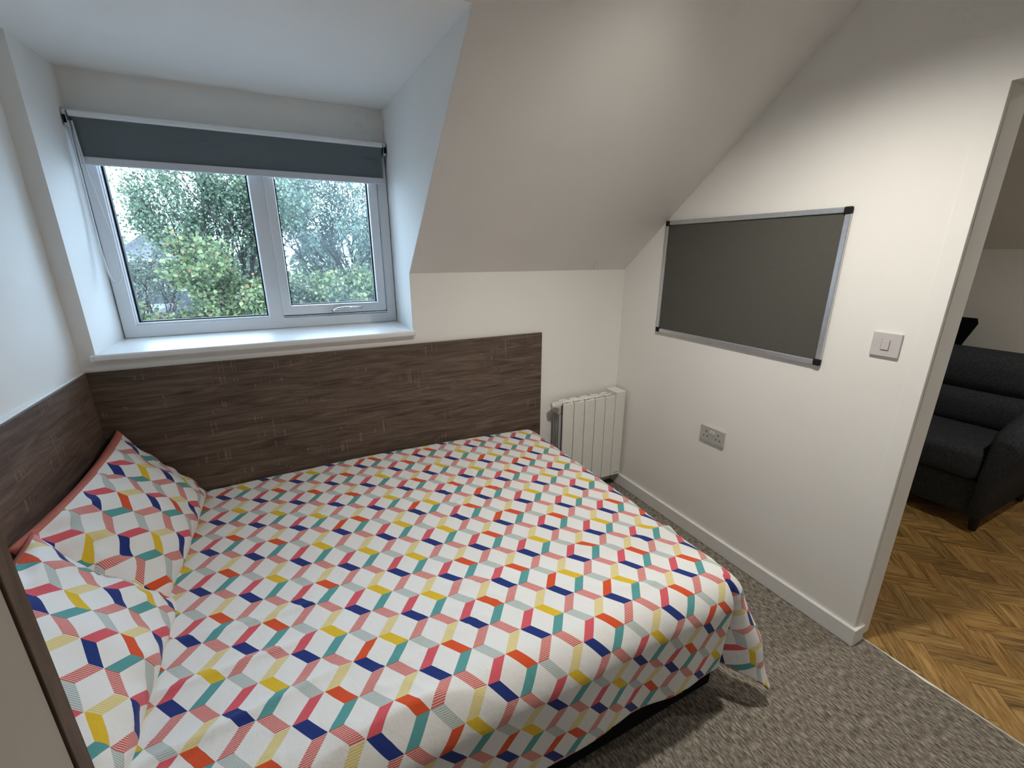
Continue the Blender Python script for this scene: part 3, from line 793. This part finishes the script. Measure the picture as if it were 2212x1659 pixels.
def leaves_mesh(name, pts, sizes, mat, parent, rng):
    n = len(pts); P = np.array(pts); S = np.array(sizes)[:, None]
    d = rng.normal(size=(n, 3)); d[:, 2] -= .35; d /= np.linalg.norm(d, axis=1)[:, None]
    q = rng.normal(size=(n, 3)); q -= d*(q*d).sum(1)[:, None]; q /= np.linalg.norm(q, axis=1)[:, None]
    nn = np.cross(d, q)
    # six-sided lobed leaf, slightly folded
    prof_ = [(0, 0, 0), (.30, .42, .08), (.62, .34, .10), (1.0, 0, -.05), (.62, -.34, .10), (.30, -.42, .08)]
    V = np.stack([P+S*(d*a+q*b+nn*c) for a, b, c in prof_], 1).reshape(-1, 3)
    off = np.array(parent.location); V = V-off
    me = bpy.data.meshes.new(name); me.vertices.add(n*6); me.vertices.foreach_set('co', V.astype(np.float32).ravel())
    idx = np.arange(n)[:, None]*6
    # two quads (0,1,2,3) and (0,3,4,5)
    F = np.concatenate([idx+np.array([0, 1, 2, 3]), idx+np.array([0, 3, 4, 5])], 1).reshape(-1)
    me.loops.add(n*8); me.loops.foreach_set('vertex_index', F.astype(np.int32))
    me.polygons.add(n*2); me.polygons.foreach_set('loop_start', np.arange(0, n*8, 4, dtype=np.int32)); me.polygons.foreach_set('loop_total', np.full(n*2, 4, dtype=np.int32))
    me.update(calc_edges=True); me.validate()
    me.materials.append(mat)
    o = bpy.data.objects.new(name, me); COL.objects.link(o); o.parent = parent; o['kind'] = 'stuff'
    return o

def tree(name, label, base, fork_z, limbs, limb_len, up, spread_ang, mat, seed, leaf, per_tip, levels=3, trunk_r=.14, dens=1.0, along=True, lean=(0, 0)):
    rng = np.random.default_rng(seed); rd_ = random.Random(seed)
    t = thing(name, label, 'tree', base, 'trees outside the window')
    wood_ = MB(); tips = []
    b = Vector(base); f = Vector((b.x+lean[0], b.y+lean[1], fork_z))
    wood_.tube([b, (b+f)/2+Vector((.06, 0, 0)), f], [trunk_r, trunk_r*.85, trunk_r*.7], 8)
    def grow(p, d, ln, r, lev):
        pts = [p]; n = 4; q = p.copy(); dd = d.copy()
        for i in range(n):
            dd = (dd+Vector((rd_.gauss(0, .10), rd_.gauss(0, .10), rd_.gauss(up*.10, .05)))).normalized()
            q = q+dd*(ln/n); pts.append(q.copy())
        wood_.tube(pts, [r*(1-.16*i) for i in range(n+1)], 5, cap=False)
        if lev == 0 or (along and lev <= 1):
            for i in range(1, n+1): tips.append((pts[i], lev))
        if lev > 0:
            kn = rd_.choice((3, 4)) if lev > 1 else rd_.choice((4, 5))
            for k in range(kn):
                j = rd_.choice((2, 3, 4)) if k else 4
                a = Vector((rd_.gauss(0, 1), rd_.gauss(0, 1), rd_.gauss(.1, .7)))
                nd = (dd*1.0+a.normalized()*rd_.uniform(.35, .75)).normalized()
                grow(pts[j], nd, ln*rd_.uniform(.5, .75), r*.45, lev-1)
    for k in range(limbs):
        az = 2*math.pi*(k+.5*rd_.random())/limbs; el = math.radians(rd_.uniform(*spread_ang))
        d = Vector((math.cos(az)*math.cos(el), math.sin(az)*math.cos(el)*.7, math.sin(el)))
        zz = rd_.uniform(0, .35)*(fork_z-b.z)*.25
        grow(f-Vector((0, 0, zz)), d, limb_len*rd_.uniform(.8, 1.15), trunk_r*.36, levels)
    wood_.build('trunk_and_branches', M['bark'], t, smooth=True)
    pts, sz = [], []
    for p, lev in tips:
        k = int(per_tip*dens*(1 if lev == 0 else .6)*rd_.uniform(.5, 1.4))
        for _ in range(k):
            o_ = Vector((rd_.gauss(0, 1), rd_.gauss(0, 1), rd_.gauss(-.15, 1)))*.085
            pts.append(tuple(p+o_)); sz.append(leaf*rd_.uniform(.55, 1.25))
    leaves_mesh('foliage', pts, sz, mat, t, rng)
    return len(pts)
nl = 0
nl += tree('maple_tree', 'tall loose-branched tree fanning out behind the left window pane', (-.30, 9.4, GZ), .45, 15, 1.6, .9, (34, 86), M['leaf_g'], 11, .058, 6, 3, .15)
nl += tree('maple_tree', 'bushy yellow-green maple in front, low in the left window pane', (.15, 7.2, GZ), -.38, 11, 1.02, .3, (0, 66), M['leaf_y'], 23, .070, 11, 3, .12, 1.0)
nl += tree('ash_tree', 'blue-green tree filling the right window pane', (2.5, 10.2, GZ), .1, 14, 1.75, .7, (26, 86), M['leaf_b'], 37, .058, 7, 3, .15)
nl += tree('maple_tree', 'low yellow-tinged tree at the foot of the right window pane', (1.95, 7.8, GZ), -.50, 11, 1.02, .3, (0, 66), M['leaf_m'], 41, .062, 10, 3, .10, .95)
nl += tree('ash_tree', 'thin grey-green tree at the lower left of the window', (-2.5, 11.5, GZ), -.8, 9, 1.3, .5, (5, 75), M['leaf_d'], 53, .06, 4, 3, .10, .8)

# far tree line
def far_clump(name, label, cx, cy, cz, rx, ry, rz, n, seed, mat, leaf):
    rng = np.random.default_rng(seed); t = thing(name, label, 'tree', (cx, cy, GZ), 'far trees on the horizon')
    g = rng.normal(size=(n, 3)); g /= np.linalg.norm(g, axis=1)[:, None]; rr = rng.uniform(.55, 1.0, (n, 1))
    bl = 1+.22*np.sin(g[:, :1]*6+seed)*np.cos(g[:, 2:]*5+seed)
    P = np.array([cx, cy, cz])+g*rr*bl*np.array([rx, ry, rz])
    MB().tube([(cx, cy, GZ), (cx, cy, cz)], [.35, .2], 7).build('trunk', M['bark'], t)
    leaves_mesh('foliage', P, rng.uniform(.5, 1.2, n)*leaf, mat, t, rng)
for i, (x, y, z, rx, rz) in enumerate(((-12.0, 46, -.2, 2.7, 3.0), (-6.6, 50, .2, 2.6, 3.4), (-1.3, 47, -.2, 2.6, 3.2), (4.0, 50, .4, 2.6, 3.6), (9.3, 47, .2, 2.6, 3.4), (14.6, 50, .2, 2.6, 3.2), (-17.3, 50, -.2, 2.6, 2.8))):
    far_clump('round_tree', ['leftmost', 'second', 'third', 'fourth', 'fifth', 'sixth', 'outermost left'][i]+' of the hazy round trees along the horizon', x, y, z, rx, 3.0, rz, 2600, 60+i, M['leaf_d'], .42)

# neighbouring house seen between the branches
hs = thing('house', 'neighbouring house with pale tiled hip roof glimpsed between branches', 'house', (-5.0, 27, GZ))
B(-6.6, -3.7, 26, 31, GZ, 1.15).build('walls', M['dkwall'], hs)
rf = MB()._add([(-6.9, 25.6, 1.2), (-3.4, 25.6, 1.2), (-3.4, 31.4, 1.2), (-6.9, 31.4, 1.2), (-5.7, 28.0, 2.5), (-4.9, 29.0, 2.5),
                (-6.9, 25.6, 1.1), (-3.4, 25.6, 1.1), (-3.4, 31.4, 1.1), (-6.9, 31.4, 1.1)],
               [(0, 1, 5, 4), (1, 2, 5), (2, 3, 4, 5), (3, 0, 4), (6, 7, 1, 0), (7, 8, 2, 1), (8, 9, 3, 2), (9, 6, 0, 3), (9, 8, 7, 6)])
ro_ = rf.build('roof', M['slate'], hs)
B(-6.95, -3.35, 25.5, 25.6, 1.08, 1.22).build('gutter', M['fascia'], hs)
for x in (-6.3, -4.9):
    wo = B(x, x+.9, 25.93, 26.02, -.4, .8).build('window', M['fascia'], hs); B(x+.08, x+.82, 25.9, 25.94, -.32, .72).build('pane', M['dark'], wo)
h2 = thing('brick_outbuilding', 'brick outbuilding with a low tiled roof at the lower left of the view', 'outbuilding', (-4.2, 14.0, GZ))
B(-6.4, -3.0, 13, 16, GZ, -.25).build('walls', M['brickw'], h2)
B(-6.6, -2.8, 12.8, 16.2, -.25, -.12).build('roof', M['slate'], h2)
sd = thing('satellite_dish', 'dark satellite dish above the brick outbuilding', 'dish', (-3.1, 12.9, -.12))
dv = []; n = 18
for k in range(5):
    r = .30*k/4
    for i in range(n): dv.append((-3.0+r*math.cos(2*math.pi*i/n), 12.9+.06*(k/4)**2*-2, .28+r*math.sin(2*math.pi*i/n)*1.05))
MB()._add(dv, [(k*n+i, k*n+(i+1) % n, (k+1)*n+(i+1) % n, (k+1)*n+i) for k in range(4) for i in range(n)]).build('reflector', M['dish'], sd, smooth=True)
MB().tube([(-3.0, 12.95, .28), (-3.05, 13.0, -.112)], .02, 6).build('bracket', M['dish'], sd)
print('leaves', nl, 'blocks', len(cells))
